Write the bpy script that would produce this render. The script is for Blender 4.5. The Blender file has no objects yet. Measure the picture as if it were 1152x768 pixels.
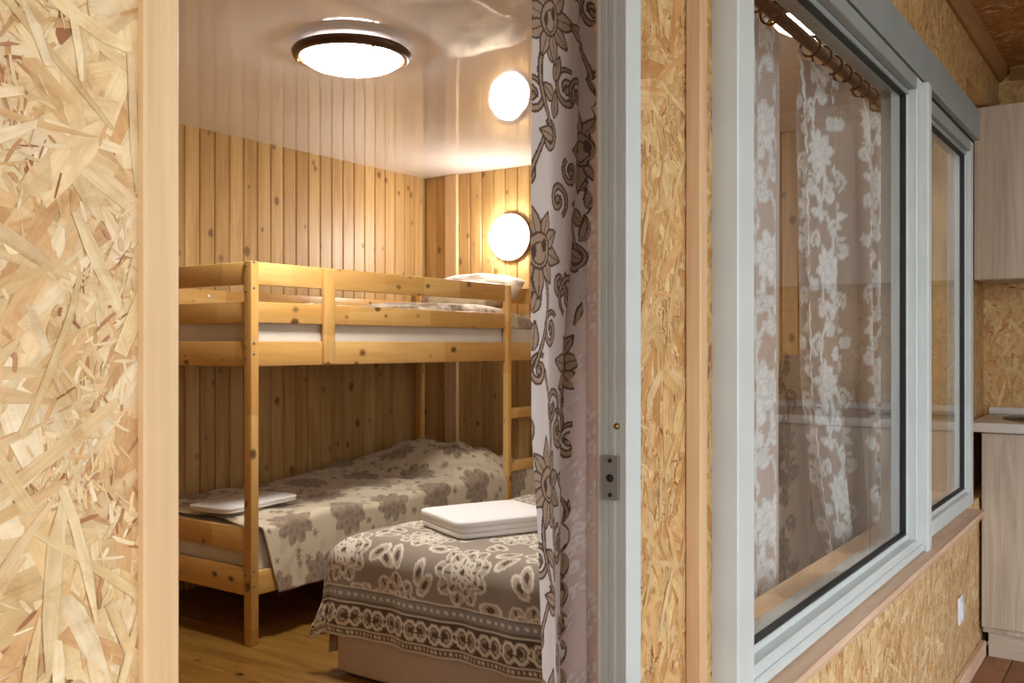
import bpy, bmesh, math, random
import numpy as np
from mathutils import Vector, Matrix
random.seed(7); RNG = np.random.default_rng(7)
SC = bpy.context.scene; COL = SC.collection
PI = math.pi

# ---------------------------------------------------------------- camera, sky, exposure
F_PX, TH, CAM_D, CAM_H, HOR = 1061., math.radians(34.8), .61, 1.227, 388.
cd = bpy.data.cameras.new('camera'); cam = bpy.data.objects.new('camera', cd); COL.objects.link(cam)
cd.sensor_width = 36; cd.lens = F_PX / 1152 * 36; cd.shift_y = (HOR - 384) / 1152; cd.clip_start = .02
cam.location = (0, -CAM_D, CAM_H); cam.rotation_euler = (PI/2, 0, TH - PI/2)
SC.camera = cam

w = bpy.data.worlds.new('sky'); SC.world = w; w.use_nodes = True
bg = w.node_tree.nodes['Background']; bg.inputs[0].default_value = (.86, .93, 1, 1); bg.inputs[1].default_value = 4.2
vs = SC.view_settings; vs.view_transform = 'Standard'; vs.look = 'None'; vs.gamma = 1; vs.use_curve_mapping = False; vs.exposure = 0.0
LAMP_CEIL, LAMP_CEIL2, LAMP_WALL = 96., 24., 52.
LAMP_COL = (1, .975, .93, 1)

# ---------------------------------------------------------------- helpers
def lin(h):
    h = h.lstrip('#'); v = [int(h[i:i+2], 16)/255 for i in (0, 2, 4)]
    return tuple((c/12.92 if c <= .04045 else ((c+.055)/1.055)**2.4) for c in v) + (1,)

class NT:
    def __init__(s, name):
        s.m = bpy.data.materials.new(name); s.m.use_nodes = True
        s.t = s.m.node_tree; s.b = s.t.nodes['Principled BSDF']; s.out = s.t.nodes['Material Output']
    def n(s, typ, ins=None, **kw):
        nd = s.t.nodes.new(typ)
        for k, v in kw.items(): setattr(nd, k, v)
        for k, v in (ins or {}).items():
            if isinstance(v, bpy.types.NodeSocket): s.t.links.new(v, nd.inputs[k])
            else: nd.inputs[k].default_value = v
        return nd
    def link(s, a, b): s.t.links.new(a, b)
    def math(s, op, a, b=0., c=0.):
        nd = s.t.nodes.new('ShaderNodeMath'); nd.operation = op
        for i, v in enumerate((a, b, c)):
            if isinstance(v, bpy.types.NodeSocket): s.t.links.new(v, nd.inputs[i])
            else: nd.inputs[i].default_value = v
        return nd.outputs[0]
    def ramp(s, fac, stops):
        nd = s.t.nodes.new('ShaderNodeValToRGB'); e = nd.color_ramp.elements
        while len(e) < len(stops): e.new(.5)
        for i, (p, c) in enumerate(stops): e[i].position = p; e[i].color = c
        s.t.links.new(fac, nd.inputs[0]); return nd.outputs[0]
    def mix(s, fac, a, b, mode='MIX'):
        nd = s.t.nodes.new('ShaderNodeMix'); nd.data_type = 'RGBA'; nd.blend_type = mode
        for k, v in ((0, fac), (6, a), (7, b)):
            if isinstance(v, bpy.types.NodeSocket): s.t.links.new(v, nd.inputs[k])
            else: nd.inputs[k].default_value = v
        return nd.outputs[2]

def g3(v): return (v, v, v, 1)

def plain(name, col, rough=.5, metal=0., spec=.5, noise=.0, bump=0., bscale=200):
    q = NT(name); q.b.inputs['Roughness'].default_value = rough; q.b.inputs['Metallic'].default_value = metal
    q.b.inputs['Specular IOR Level'].default_value = spec; q.b.inputs['Base Color'].default_value = col
    tc = q.n('ShaderNodeTexCoord').outputs['Object']
    if noise:
        nz = q.n('ShaderNodeTexNoise', {'Vector': tc, 'Scale': 9., 'Detail': 5.})
        f = q.ramp(nz.outputs[0], [(.3, g3(1-noise)), (.7, g3(1+noise*.3))])
        q.link(q.mix(1., col, f, 'MULTIPLY'), q.b.inputs['Base Color'])
    if bump:
        nz = q.n('ShaderNodeTexNoise', {'Vector': tc, 'Scale': float(bscale), 'Detail': 3.})
        bp = q.n('ShaderNodeBump', {'Height': nz.outputs[0], 'Strength': bump, 'Distance': .002})
        q.link(bp.outputs[0], q.b.inputs['Normal'])
    return q.m

_wood = {}
def wood(name, light, dark, axis, rough=.45, knot=.5, block=0., vary=.18, knotcol='#5a3014', contrast=1., kscale=1.):
    key = name + axis
    if key in _wood: return _wood[key]
    q = NT(key); q.b.inputs['Roughness'].default_value = rough
    rnd = q.n('ShaderNodeObjectInfo').outputs['Random']
    tc = q.n('ShaderNodeTexCoord').outputs['Object']
    off = q.n('ShaderNodeCombineXYZ', {0: q.math('MULTIPLY', rnd, 31.7), 1: q.math('MULTIPLY', rnd, 57.3), 2: q.math('MULTIPLY', rnd, 83.1)})
    p = q.n('ShaderNodeVectorMath', {0: tc, 1: off.outputs[0]}, operation='ADD').outputs[0]
    ai = 'xyz'.index(axis)
    def mp(al, ac):
        sc = [ac]*3; sc[ai] = al
        return q.n('ShaderNodeMapping', {'Vector': p, 'Scale': sc}).outputs[0]
    big = q.n('ShaderNodeTexNoise', {'Vector': mp(1.3, 16), 'Scale': 1., 'Detail': 5., 'Distortion': 1.2}).outputs[0]
    fine = q.n('ShaderNodeTexNoise', {'Vector': mp(5, 210), 'Scale': 1., 'Detail': 3.}).outputs[0]
    f = q.math('ADD', q.math('MULTIPLY', big, .72), q.math('MULTIPLY', fine, .28))
    lo, hi = .5-.2*contrast**-1, .5+.2*contrast**-1
    col = q.ramp(f, [(max(0, lo), dark), (min(1, hi), light)])
    bump_h = fine
    if knot:
        vo = q.n('ShaderNodeTexVoronoi', {'Vector': mp(6.5*kscale, 9.*kscale), 'Scale': 1., 'Randomness': 1.})
        wob = q.n('ShaderNodeTexNoise', {'Vector': p, 'Scale': 55., 'Detail': 2.}).outputs[0]
        dd = q.math('ADD', vo.outputs['Distance'], q.math('MULTIPLY', q.math('SUBTRACT', wob, .5), .09))
        sz = q.math('MULTIPLY', q.n('ShaderNodeSeparateColor', {0: vo.outputs['Color']}).outputs[0], .13)
        kf = q.n('ShaderNodeMapRange', {0: q.math('SUBTRACT', dd, sz), 1: .0, 2: .10, 3: knot, 4: 0.}).outputs[0]
        col = q.mix(kf, col, lin(knotcol))
    if block:
        x = q.n('ShaderNodeSeparateXYZ', {0: tc}).outputs[ai]
        cell = q.math('FLOOR', q.math('ADD', q.math('DIVIDE', x, .29), q.math('MULTIPLY', rnd, 9.)))
        wn = q.n('ShaderNodeTexWhiteNoise', {'W': q.math('ADD', cell, q.math('MULTIPLY', rnd, 117.))}, noise_dimensions='1D').outputs[0]
        bl = q.ramp(wn, [(0, (1-block*.6, 1-block*1.0, 1-block*1.5, 1)), (1, (1.06, 1.05, 1.04, 1))])
        col = q.mix(1., col, bl, 'MULTIPLY')
    if vary:
        r2 = q.n('ShaderNodeTexWhiteNoise', {'W': q.math('MULTIPLY', rnd, 913.)}, noise_dimensions='1D').outputs[0]
        col = q.mix(1., col, q.ramp(r2, [(0, (1-vary, 1-vary*1.3, 1-vary*1.7, 1)), (1, (1.05, 1.05, 1.05, 1))]), 'MULTIPLY')
    q.link(col, q.b.inputs['Base Color'])
    bp = q.n('ShaderNodeBump', {'Height': bump_h, 'Strength': .15, 'Distance': .001})
    q.link(bp.outputs[0], q.b.inputs['Normal'])
    _wood[key] = q.m; return q.m

PLANK = lambda a: wood('knotty_plank', lin('#d9b67c'), lin('#b58a50'), a, .42, .7, 0, .18, '#54290f', 1., 1.)
BUNK = lambda a: wood('varnished_pine', lin('#e5bf7c'), lin('#c99a54'), a, .33, .85, .26, .10, '#4a2208', .9, 1.15)
PALE = lambda a: wood('pale_pine', lin('#e5c496'), lin('#cca378'), a, .5, .0, 0, .08, contrast=1.2)
BATT = lambda a: wood('planed_batten', lin('#d9b78f'), lin('#bf976e'), a, .5, .0, 0, .1, contrast=1.1)
FLOORW = lambda a: wood('varnished_floorboard', lin('#a37a3c'), lin('#734d1e'), a, .3, .8, 0, .2, '#2c1206', 1.1, 1.2)
MOULD = lambda a: wood('stained_moulding', lin('#a8794c'), lin('#80552f'), a, .5, .0, 0, .1)
VFLOOR = lambda a: wood('brown_floorboard', lin('#a87650'), lin('#7a4e30'), a, .5, .5, 0, .25, '#3a1b0d')
LAM = lambda a: wood('striped_laminate', lin('#c9baa6'), lin('#a99886'), a, .45, 0, 0, .03, contrast=1.5)
SILLW = lambda a: wood('weathered_sill', lin('#e6c8ac'), lin('#c9a284'), a, .55, .25, 0, .1, '#6b4630', 1.3)

M_FRAME = plain('painted_aluminium', lin('#c8cecc'), .38, noise=.06)
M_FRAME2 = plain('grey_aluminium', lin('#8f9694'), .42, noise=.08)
M_GASKET = plain('black_gasket', lin('#15191a'), .6)
M_STEEL = plain('brushed_steel', lin('#7f7971'), .5, .4)
M_DARK = plain('dark_hole', lin('#0c0a09'), .8)
M_BRASS = plain('brass', lin('#9a7d45'), .35, .9)
M_WHITE = plain('white_plastic', lin('#e9ecef'), .35)
M_TOWEL = plain('white_terry', lin('#e6e2df'), .95, spec=.1, bump=.5, bscale=500)
M_TOWELC = plain('cream_terry', lin('#eadfca'), .95, spec=.1, bump=.5, bscale=500)
M_SHEET = plain('white_sheet', lin('#d9d2c6'), .9, spec=.1, noise=.06)
M_DIVAN = plain('beige_upholstery', lin('#c8b6a2'), .5, spec=.3, noise=.1)
M_PLASTER = plain('inner_board', lin('#c9a878'), .7, noise=.1)
M_LAMPRING = wood('dark_lamp_wood', lin('#6b4526'), lin('#3c2412'), 'x', .35, 0, 0, 0)
M_COUNTER = plain('speckled_worktop', lin('#d3ccc3'), .35, noise=.1)
M_GROUND = plain('yard_ground', lin('#8d8a7c'), .9, noise=.2)

def emis(name, col, st):
    q = NT(name); q.b.inputs['Base Color'].default_value = (.9, .88, .84, 1); q.b.inputs['Roughness'].default_value = .25
    q.b.inputs['Emission Color'].default_value = col; q.b.inputs['Emission Strength'].default_value = st
    return q.m

def glass():
    q = NT('window_glass'); t = q.t
    fr = q.n('ShaderNodeFresnel', {'IOR': 1.45})
    tr = q.n('ShaderNodeBsdfTransparent', {'Color': (.97, .985, .975, 1)})
    gl = q.n('ShaderNodeBsdfGlossy', {'Color': (1, 1, 1, 1), 'Roughness': .0})
    mx = q.n('ShaderNodeMixShader', {0: q.math('MINIMUM', q.math('MULTIPLY', fr.outputs[0], 1.15), .9), 1: tr.outputs[0], 2: gl.outputs[0]})
    q.link(mx.outputs[0], q.out.inputs[0]); return q.m
M_GLASS = glass()

def gloss_ceiling():
    q = NT('glossy_ceiling_film')
    q.b.inputs['Base Color'].default_value = lin('#e6dcd6'); q.b.inputs['Roughness'].default_value = .035
    q.b.inputs['IOR'].default_value = 1.55; q.b.inputs['Specular IOR Level'].default_value = .75
    tc = q.n('ShaderNodeTexCoord').outputs['Object']
    nz = q.n('ShaderNodeTexNoise', {'Vector': tc, 'Scale': 1.6, 'Detail': 2.})
    bp = q.n('ShaderNodeBump', {'Height': nz.outputs[0], 'Strength': .12, 'Distance': .02})
    q.link(bp.outputs[0], q.b.inputs['Normal']); return q.m
M_CEIL = gloss_ceiling()

def osb_mat(name, tint=(1, 1, 1, 1), rough=.6):
    q = NT(name); q.b.inputs['Roughness'].default_value = rough; q.b.inputs['Specular IOR Level'].default_value = .3
    at = q.n('ShaderNodeVertexColor', layer_name='Col')
    uv = q.n('ShaderNodeTexCoord').outputs['UV']
    m1 = q.n('ShaderNodeMapping', {'Vector': uv, 'Scale': (9, 330, 1)})
    f1 = q.n('ShaderNodeTexNoise', {'Vector': m1.outputs[0], 'Scale': 1., 'Detail': 4.}).outputs[0]
    m2 = q.n('ShaderNodeMapping', {'Vector': uv, 'Scale': (30, 90, 1)})
    f2 = q.n('ShaderNodeTexNoise', {'Vector': m2.outputs[0], 'Scale': 1., 'Detail': 4.}).outputs[0]
    a = q.ramp(f1, [(.28, (.90, .86, .81, 1)), (.5, (1, 1, 1, 1)), (.8, (1.04, 1.04, 1.03, 1))])
    b = q.ramp(f2, [(.3, (.88, .82, .74, 1)), (.6, (1.04, 1.04, 1.04, 1))])
    c = q.mix(1., q.mix(1., at.outputs[0], a, 'MULTIPLY'), b, 'MULTIPLY')
    ob = q.n('ShaderNodeTexCoord').outputs['Object']
    f3 = q.n('ShaderNodeTexNoise', {'Vector': ob, 'Scale': 26., 'Detail': 6., 'Roughness': .7, 'Distortion': .8}).outputs[0]
    c = q.mix(1., c, q.ramp(f3, [(.32, (.84, .74, .64, 1)), (.5, (1, 1, 1, 1)), (.7, (1.05, 1.05, 1.06, 1))]), 'MULTIPLY')
    q.link(q.mix(1., c, tint, 'MULTIPLY'), q.b.inputs['Base Color'])
    bp = q.n('ShaderNodeBump', {'Height': f1, 'Strength': .25, 'Distance': .0006})
    q.link(bp.outputs[0], q.b.inputs['Normal'])
    return q.m
M_OSB = osb_mat('strand_board', (1, .955, .87, 1))
M_OSB_TAN_SHADED = osb_mat('strand_board_tan_shaded', (.80, .66, .47, 1))  # tint holds board tone plus shading from the light direction
M_OSB_GOLD = osb_mat('strand_board_golden', (1., .9, .76, 1))
M_OSB_BROWN = osb_mat('strand_board_stained', (.58, .36, .2, 1))
M_OSBBASE = plain('strand_board_core', lin('#cfae7c'), .7, noise=.25)

def cloth_mat(name, transl=.35, sheen=.3, rough=.8, alpha=0., weave=900.):
    q = NT(name)
    at = q.n('ShaderNodeVertexColor', layer_name='Col').outputs[0]
    q.link(at, q.b.inputs['Base Color']); q.b.inputs['Roughness'].default_value = rough
    q.b.inputs['Specular IOR Level'].default_value = .25
    q.b.inputs['Sheen Weight'].default_value = sheen
    tc = q.n('ShaderNodeTexCoord').outputs['Object']
    nz = q.n('ShaderNodeTexNoise', {'Vector': tc, 'Scale': weave, 'Detail': 2.})
    bp = q.n('ShaderNodeBump', {'Height': nz.outputs[0], 'Strength': .15, 'Distance': .001})
    q.link(bp.outputs[0], q.b.inputs['Normal'])
    sh = q.b.outputs[0]
    if transl:
        tl = q.n('ShaderNodeBsdfTranslucent', {'Color': at})
        sh = q.n('ShaderNodeMixShader', {0: transl, 1: sh, 2: tl.outputs[0]}).outputs[0]
    if alpha:
        tr = q.n('ShaderNodeBsdfTransparent')
        sh = q.n('ShaderNodeMixShader', {0: alpha, 1: sh, 2: tr.outputs[0]}).outputs[0]
    q.link(sh, q.out.inputs[0]); return q.m
M_CURT = cloth_mat('jacquard_curtain', .4, .2)
M_SHEER = cloth_mat('sheer_curtain', .22, .2, alpha=.08)
M_SPREAD = cloth_mat('woven_bedspread', 0, .3, weave=450.)

# objects
def tag(o, label=None, cat=None, group=None, kind=None):
    if label: o['label'] = label
    if cat: o['category'] = cat
    if group: o['group'] = group
    if kind: o['kind'] = kind
    return o
def empty(name, loc, label=None, cat=None, group=None, kind=None):
    o = bpy.data.objects.new(name, None); COL.objects.link(o); o.location = loc; o.empty_display_size = .1
    return tag(o, label, cat, group, kind)
def wloc(o):
    v = Vector((0, 0, 0))
    while o: v += Vector(o.location); o = o.parent
    return v
def link(name, me, mat, parent=None, loc=(0, 0, 0)):
    """loc is a world position; parents are unrotated."""
    o = bpy.data.objects.new(name, me); COL.objects.link(o)
    if mat is not None and not me.materials: me.materials.append(mat)
    l = Vector(loc)
    if parent: o.parent = parent; l = l - wloc(parent)
    o.location = l; return o
def mesh(name, vs_, fs, smooth=False):
    me = bpy.data.meshes.new(name); me.from_pydata([tuple(v) for v in vs_], [], [tuple(f) for f in fs]); me.update()
    if smooth: me.polygons.foreach_set('use_smooth', [True]*len(me.polygons))
    return me
def bevel_box_mesh(name, sx, sy, sz, bev=0., seg=1):
    bm = bmesh.new(); bmesh.ops.create_cube(bm, size=1)
    bmesh.ops.scale(bm, vec=(sx, sy, sz), verts=bm.verts)
    if bev: bmesh.ops.bevel(bm, geom=bm.edges[:], offset=min(bev, .45*min(sx, sy, sz)), segments=seg, affect='EDGES', profile=.5)
    me = bpy.data.meshes.new(name); bm.to_mesh(me); bm.free()
    if seg > 1: me.polygons.foreach_set('use_smooth', [True]*len(me.polygons))
    return me
def box(name, x, y, z, mat, parent=None, bev=.002, seg=1):
    me = bevel_box_mesh(name, x[1]-x[0], y[1]-y[0], z[1]-z[0], bev, seg)
    return link(name, me, mat, parent, ((x[0]+x[1])/2, (y[0]+y[1])/2, (z[0]+z[1])/2))
def revolve(name, prof, mat, parent, loc, axis='z', n=48, smooth=True):
    """prof: (r, h) list; axis: z, or -x (pointing to -x)"""
    V, Fc = [], []
    for r, h in prof:
        for k in range(n):
            a = 2*PI*k/n; c, s = r*math.cos(a), r*math.sin(a)
            V.append((c, s, h) if axis == 'z' else ((-h, c, s) if axis == '-x' else ((c, h, s) if axis == 'y' else (h, c, s))))
    for i in range(len(prof)-1):
        for k in range(n):
            k2 = (k+1) % n; Fc.append((i*n+k, i*n+k2, (i+1)*n+k2, (i+1)*n+k))
    Fc.append(tuple(range(n))[::-1]); Fc.append(tuple((len(prof)-1)*n+k for k in range(n)))
    me = mesh(name, V, Fc, smooth)
    bm = bmesh.new(); bm.from_mesh(me); bmesh.ops.recalc_face_normals(bm, faces=bm.faces); bm.to_mesh(me); bm.free()
    return link(name, me, mat, parent, loc)
def extrude(name, prof, length, axis, mat, parent, loc):
    """prof: closed 2-D outline; x: outline in (y,z), extruded along x; z: outline in (x,y)"""
    n = len(prof); V = []
    for s in (-length/2, length/2):
        for a, b in prof: V.append((s, a, b) if axis == 'x' else ((a, s, b) if axis == 'y' else (a, b, s)))
    Fc = [(i, (i+1) % n, n+(i+1) % n, n+i) for i in range(n)] + [tuple(range(n))[::-1], tuple(range(n, 2*n))]
    me = mesh(name, V, Fc)
    bm = bmesh.new(); bm.from_mesh(me); bmesh.ops.recalc_face_normals(bm, faces=bm.faces); bm.to_mesh(me); bm.free()
    return link(name, me, mat, parent, loc)
def grid_mesh(name, P, colors=None, smooth=True):
    """P: (n, m, 3) array of points; colors (n, m, 3) linear"""
    n, m = P.shape[:2]; me = bpy.data.meshes.new(name)
    idx = np.arange(n*m).reshape(n, m)
    q = np.stack([idx[:-1, :-1], idx[1:, :-1], idx[1:, 1:], idx[:-1, 1:]], -1).reshape(-1, 4)
    me.vertices.add(n*m); me.vertices.foreach_set('co', P.reshape(-1).astype(np.float32))
    me.loops.add(q.size); me.loops.foreach_set('vertex_index', q.reshape(-1).astype(np.int32))
    me.polygons.add(len(q)); me.polygons.foreach_set('loop_start', np.arange(0, q.size, 4, dtype=np.int32))
    me.polygons.foreach_set('loop_total', np.full(len(q), 4, dtype=np.int32))
    me.update(calc_edges=True); me.validate()
    if smooth: me.polygons.foreach_set('use_smooth', np.ones(len(q), dtype=bool))
    if colors is not None:
        ca = me.color_attributes.new('Col', 'FLOAT_COLOR', 'POINT')
        c4 = np.ones((n*m, 4), np.float32); c4[:, :3] = colors.reshape(-1, 3)
        ca.data.foreach_set('color', c4.reshape(-1))
    return me

# ---------------------------------------------------------------- strand board (pressed wood flakes, real overlapping pieces)
OSB_COLS = [lin(h)[:3] for h in ('#e8d3ad', '#e2c89f', '#ecdab9', '#dfc196', '#e5cda4', '#d9b78a', '#efe0c2', '#d3ab7e', '#e1c69f', '#e8d5b4')]
OSB_DARK = [lin(h)[:3] for h in ('#c0906a', '#b37f5a', '#a06d49', '#caa078', '#b98a68')]
def clip_poly(pts, lo, hi):
    for ax, lim, sgn in ((0, lo[0], 1), (0, hi[0], -1), (1, lo[1], 1), (1, hi[1], -1)):
        out = []
        for i in range(len(pts)):
            a, b = pts[i-1], pts[i]; da, db = sgn*(a[ax]-lim), sgn*(b[ax]-lim)
            if (da >= 0) != (db >= 0):
                t = da/(da-db); out.append(tuple(a[k]+t*(b[k]-a[k]) for k in range(4)))
            if db >= 0: out.append(b)
        pts = out
        if len(pts) < 3: return []
    return pts
def strands(parent, org, uv, vv, nv, W, Hh, dens=1., scale=1., seed=1, mat=None, horiz=.0):
    """flakes covering a W x Hh rectangle at org with axes uv, vv and outward normal nv"""
    R = random.Random(seed); V, Fc, Cc, UVs = [], [], [], []
    org, uv, vv, nv = map(Vector, (org, uv, vv, nv))
    area = W*Hh
    tiers = [(2600, .05, .10, .010, .026, .0), (5200, .02, .06, .003, .012, .07), (1300, .05, .13, .008, .024, .0), (7500, .005, .020, .0008, .0034, .2), (350, .05, .13, .004, .011, .0)]
    cl = [(R.uniform(0, W), R.uniform(0, Hh)) for _ in range(int(170*area/scale**2)+1)]
    depth = 0.
    lo, hi = (0, 0), (W, Hh)
    for ti, (cnt, l0, l1, w0, w1, dk) in enumerate(tiers):
        N = int(cnt*dens*area/scale**2)
        for i in range(N):
            L = R.uniform(l0, l1)*scale; w_ = R.uniform(w0, w1)*scale
            cx, cy = R.uniform(-.02, W+.02), R.uniform(-.02, Hh+.02)
            if ti == 3 and R.random() < .75:
                q0 = R.choice(cl); cx, cy = q0[0]+R.gauss(0, .014*scale), q0[1]+R.gauss(0, .014*scale)
            a = R.gauss(PI/4 if R.random() < .5 else PI*.62, .6) if R.random() > horiz else R.gauss(0, .5)
            ca, sa = math.cos(a), math.sin(a)
            k = .5*w_
            bend = R.uniform(-.12, .12)*L*.5
            loc = [(-L/2, R.uniform(-k, 0)), (-L*.18, -k*R.uniform(.75, 1.1)+bend*.5), (L*.22, -k*R.uniform(.75, 1.1)+bend*.5), (L/2*R.uniform(.85, 1), -k*R.uniform(.2, .9)),
                   (L/2, R.uniform(0, k)), (L*.2, k*R.uniform(.75, 1.1)+bend*.5), (-L*.2, k*R.uniform(.75, 1.1)+bend*.5), (-L/2*R.uniform(.85, 1), k*R.uniform(.2, .9))]
            ou, ov = R.uniform(0, 40), R.uniform(0, 40)
            pts = [(cx+x*ca-y*sa, cy+x*sa+y*ca, x+ou, y+ov) for x, y in loc]
            if cx < L or cy < L or cx > W-L or cy > Hh-L: pts = clip_poly(pts, lo, hi)
            if len(pts) < 3: continue
            z0 = .0002 + ti*.00032 + .0003*R.random()
            tu, tv = R.uniform(-.004, .004), R.uniform(-.004, .004)
            c = R.choice(OSB_DARK) if R.random() < dk else R.choice(OSB_COLS)
            f = R.uniform(.86, 1.05); c = (c[0]*f, c[1]*f, c[2]*f*R.uniform(.93, 1.02), 1.)
            b0 = len(V)
            for (x, y, s, t) in pts:
                V.append(org + uv*x + vv*y + nv*(z0 + (x-cx)*tu + (y-cy)*tv)); UVs.append((s, t)); Cc.append(c)
            Fc.append(tuple(range(b0, len(V))))
    if (uv.cross(vv)).dot(nv) < 0: Fc = [f[::-1] for f in Fc]
    pl = wloc(parent)
    me = mesh('wood_strands', [v - org for v in V], Fc)
    ca_ = me.color_attributes.new('Col', 'FLOAT_COLOR', 'POINT'); ca_.data.foreach_set('color', [x for c in Cc for x in c])
    ul = me.uv_layers.new(name='UVMap'); li = np.zeros(len(me.loops), np.int32); me.loops.foreach_get('vertex_index', li)
    ul.data.foreach_set('uv', np.array(UVs, np.float32)[li].reshape(-1))
    return tag(link('wood_strands', me, mat or M_OSB, parent, org), kind='stuff')

# ================================================================ SETTING
XL, XE, YB = .25, 4.83, 3.45          # bedroom: left wall, end wall, back wall
YI = .06                              # inner face of the partition
ZC = 2.33                             # bedroom ceiling
VXE, VZC, VY0, VX0 = 4.62, 2.43, -2.3, -1.6   # veranda
DX0, DX1, DZ = .455, 1.141, 2.06      # door opening
WX0, WX1, WXM = 1.447, 3.79, 2.83     # window
WZ0, WZ1, WZF = .648, 1.965, 2.078

def struct(o, label, cat): return tag(o, label, cat, kind='structure')

# --- partition between veranda and bedroom: strand board outside, boards inside
wp = empty('wall_partition', (1.0, 0, 0)); struct(wp, 'pale strand board partition wall around the doorway and window', 'wall')
def panel(x, z, dens, scale, seed, mat=None):
    p = box('board_panel', x, (.0, YI), z, M_OSBBASE, wp, 0)
    strands(p, (x[0], 0, z[0]), (1, 0, 0), (0, 0, 1), (0, -1, 0), x[1]-x[0], z[1]-z[0], dens, scale, seed, mat); return p
panel((VX0, -.25), (0, VZC), .35, 1.2, 10)
panel((-.25, .404), (0, VZC), 1.25, 1.1, 11)
panel((DX1+.047, WX0), (0, VZC), 1.1, 1.3, 12, M_OSB_TAN_SHADED)
panel((.404, DX1+.047), (DZ+.05, VZC), .25, 1.4, 13)
panel((WX0, VXE), (0, WZ0-.02), .7, 1.5, 14, M_OSB_GOLD)
panel((WX0, WX1+.02), (WZF, 2.215), .6, 1.15, 15, M_OSB_TAN_SHADED)
panel((WX0, VXE), (2.216, VZC), .6, 1.15, 17, M_OSB_TAN_SHADED)
pr_ = box('board_panel', (WX1, VXE), (YI, YI+.05), (WZ0-.02, 2.215), M_OSBBASE, wp, 0)
strands(pr_, (WX1, YI, WZ0-.02), (1, 0, 0), (0, 0, 1), (0, -1, 0), VXE-WX1, 2.215-WZ0+.02, .4, 1.2, 16, M_OSB_TAN_SHADED)

# --- veranda end wall behind the kitchen units
we = empty('wall_kitchen_end', (VXE, -1, 0)); struct(we, 'strand board end wall behind the kitchen units', 'wall')
p = box('board_panel', (VXE, VXE+.05), (VY0, YI), (0, VZC), M_OSBBASE, we, 0)
strands(p, (VXE, VY0, .85), (0, 1, 0), (0, 0, 1), (-1, 0, 0), YI-VY0, VZC-.85, .45, 1.25, 21, M_OSB_TAN_SHADED)
# --- veranda ceiling, floor, open side
vc = empty('ceiling_veranda', (1, -1, VZC)); struct(vc, 'dark brown strand board veranda ceiling', 'ceiling')
p = box('board_panel', (VX0, VXE+.05), (VY0-.3, YI), (VZC, VZC+.05), M_OSBBASE, vc, 0)
strands(p, (2.2, VY0, VZC), (1, 0, 0), (0, 1, 0), (0, 0, -1), VXE-2.2, -VY0, .4, 1.35, 22, M_OSB_BROWN)
vf = empty('floor_veranda', (1, -1, 0)); struct(vf, 'reddish brown boarded veranda floor', 'floor')
box('subfloor', (VX0, VXE), (VY0, 0), (-.06, -.012), M_DARK, vf, 0)
bme = bevel_box_mesh('floorboard', VXE-VX0, .112, .018, .002); y = -.057
while y > VY0:
    link('floorboard', bme, VFLOOR('x'), vf, ((VXE+VX0)/2, y, -.009)); y -= .1155
wo = empty('wall_outer_unseen', (1, VY0, 0)); struct(wo, 'unseen outer veranda wall with sections added to block daylight around its opening', 'wall')
box('daylight_block_wall', (3.3, VXE), (VY0-.05, VY0), (0, VZC), BATT('z'), wo)  # out of view, added so daylight falls off towards the kitchen
box('daylight_block_wall', (VX0, -.3), (VY0-.05, VY0), (0, VZC), BATT('z'), wo)  # out of view, added to keep daylight from reaching under the bunk
box('parapet_board', (-.3, 3.3), (VY0-.05, VY0), (0, .25), BATT('x'), wo)
for x in (-.3, 3.3): box('post', (x-.05, x+.05), (VY0-.1, VY0-.05), (0, VZC), BATT('z'), wo)
tag(link('ground', mesh('ground', [(-30, -30, -.3), (30, -30, -.3), (30, 30, -.3), (-30, 30, -.3)], [(0, 1, 2, 3)]), M_GROUND), 'bare ground around the house', 'ground', kind='structure')

# --- bedroom shell
fl = empty('floor', (2.5, 1.7, 0)); struct(fl, 'knotty varnished bedroom floorboards', 'floor')
box('subfloor', (XL, XE), (YI, YB), (-.06, -.012), M_DARK, fl, 0)
bme = bevel_box_mesh('floorboard', .1185, YB-YI, .018, .002); x = XL+.06
while x < XE-.03:
    link('floorboard', bme, FLOORW('y'), fl, (x, (YB+YI)/2, -.009)); x += .12
box('threshold', (DX0, DX1), (0, YI), (-.04, 0), FLOORW('x'), fl, .002)
ce = box('ceiling', (XL-.1, XE+.1), (YI, YB+.1), (ZC, ZC+.05), M_CEIL, None, 0); struct(ce, 'glossy white bedroom ceiling that mirrors the plank walls', 'ceiling')

PITCH = .0922
def plank_mesh(wd, ht, th=.016):
    c = .006; p = [(-wd/2, 0), (wd/2, 0), (wd/2, -th+c), (wd/2-c*.8, -th), (-wd/2+c*.8, -th), (-wd/2, -th+c)]
    V = [(a, b, z) for z in (0, ht) for a, b in p]; n = 6
    Fc = [(i, (i+1) % n, n+(i+1) % n, n+i) for i in range(n)] + [tuple(range(n))[::-1], tuple(range(n, 2*n))]
    me = mesh('plank', V, Fc); bm = bmesh.new(); bm.from_mesh(me); bmesh.ops.recalc_face_normals(bm, faces=bm.faces); bm.to_mesh(me); bm.free(); return me
PM = plank_mesh(PITCH-.0035, ZC)
wb = empty('wall_back', (2.5, YB, 0)); struct(wb, 'knotty pine plank wall behind the bunk bed', 'wall')
box('backing', (XL-.1, XE+.1), (YB, YB+.08), (0, ZC), plain('groove_shadow', lin('#4a2a12'), .8), wb, 0)
x = 2.945+PITCH/2
while x > XL: x -= PITCH
while x < XE+.03: link('plank', PM, PLANK('z'), wb, (x, YB, 0)); x += PITCH
wr = empty('wall_end', (XE, 1.7, 0)); struct(wr, 'knotty pine plank end wall carrying the round lamp', 'wall')
box('backing', (XE, XE+.08), (YI, YB), (0, ZC), bpy.data.materials['groove_shadow'], wr, 0)
y = YB-.016-PITCH/2
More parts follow.
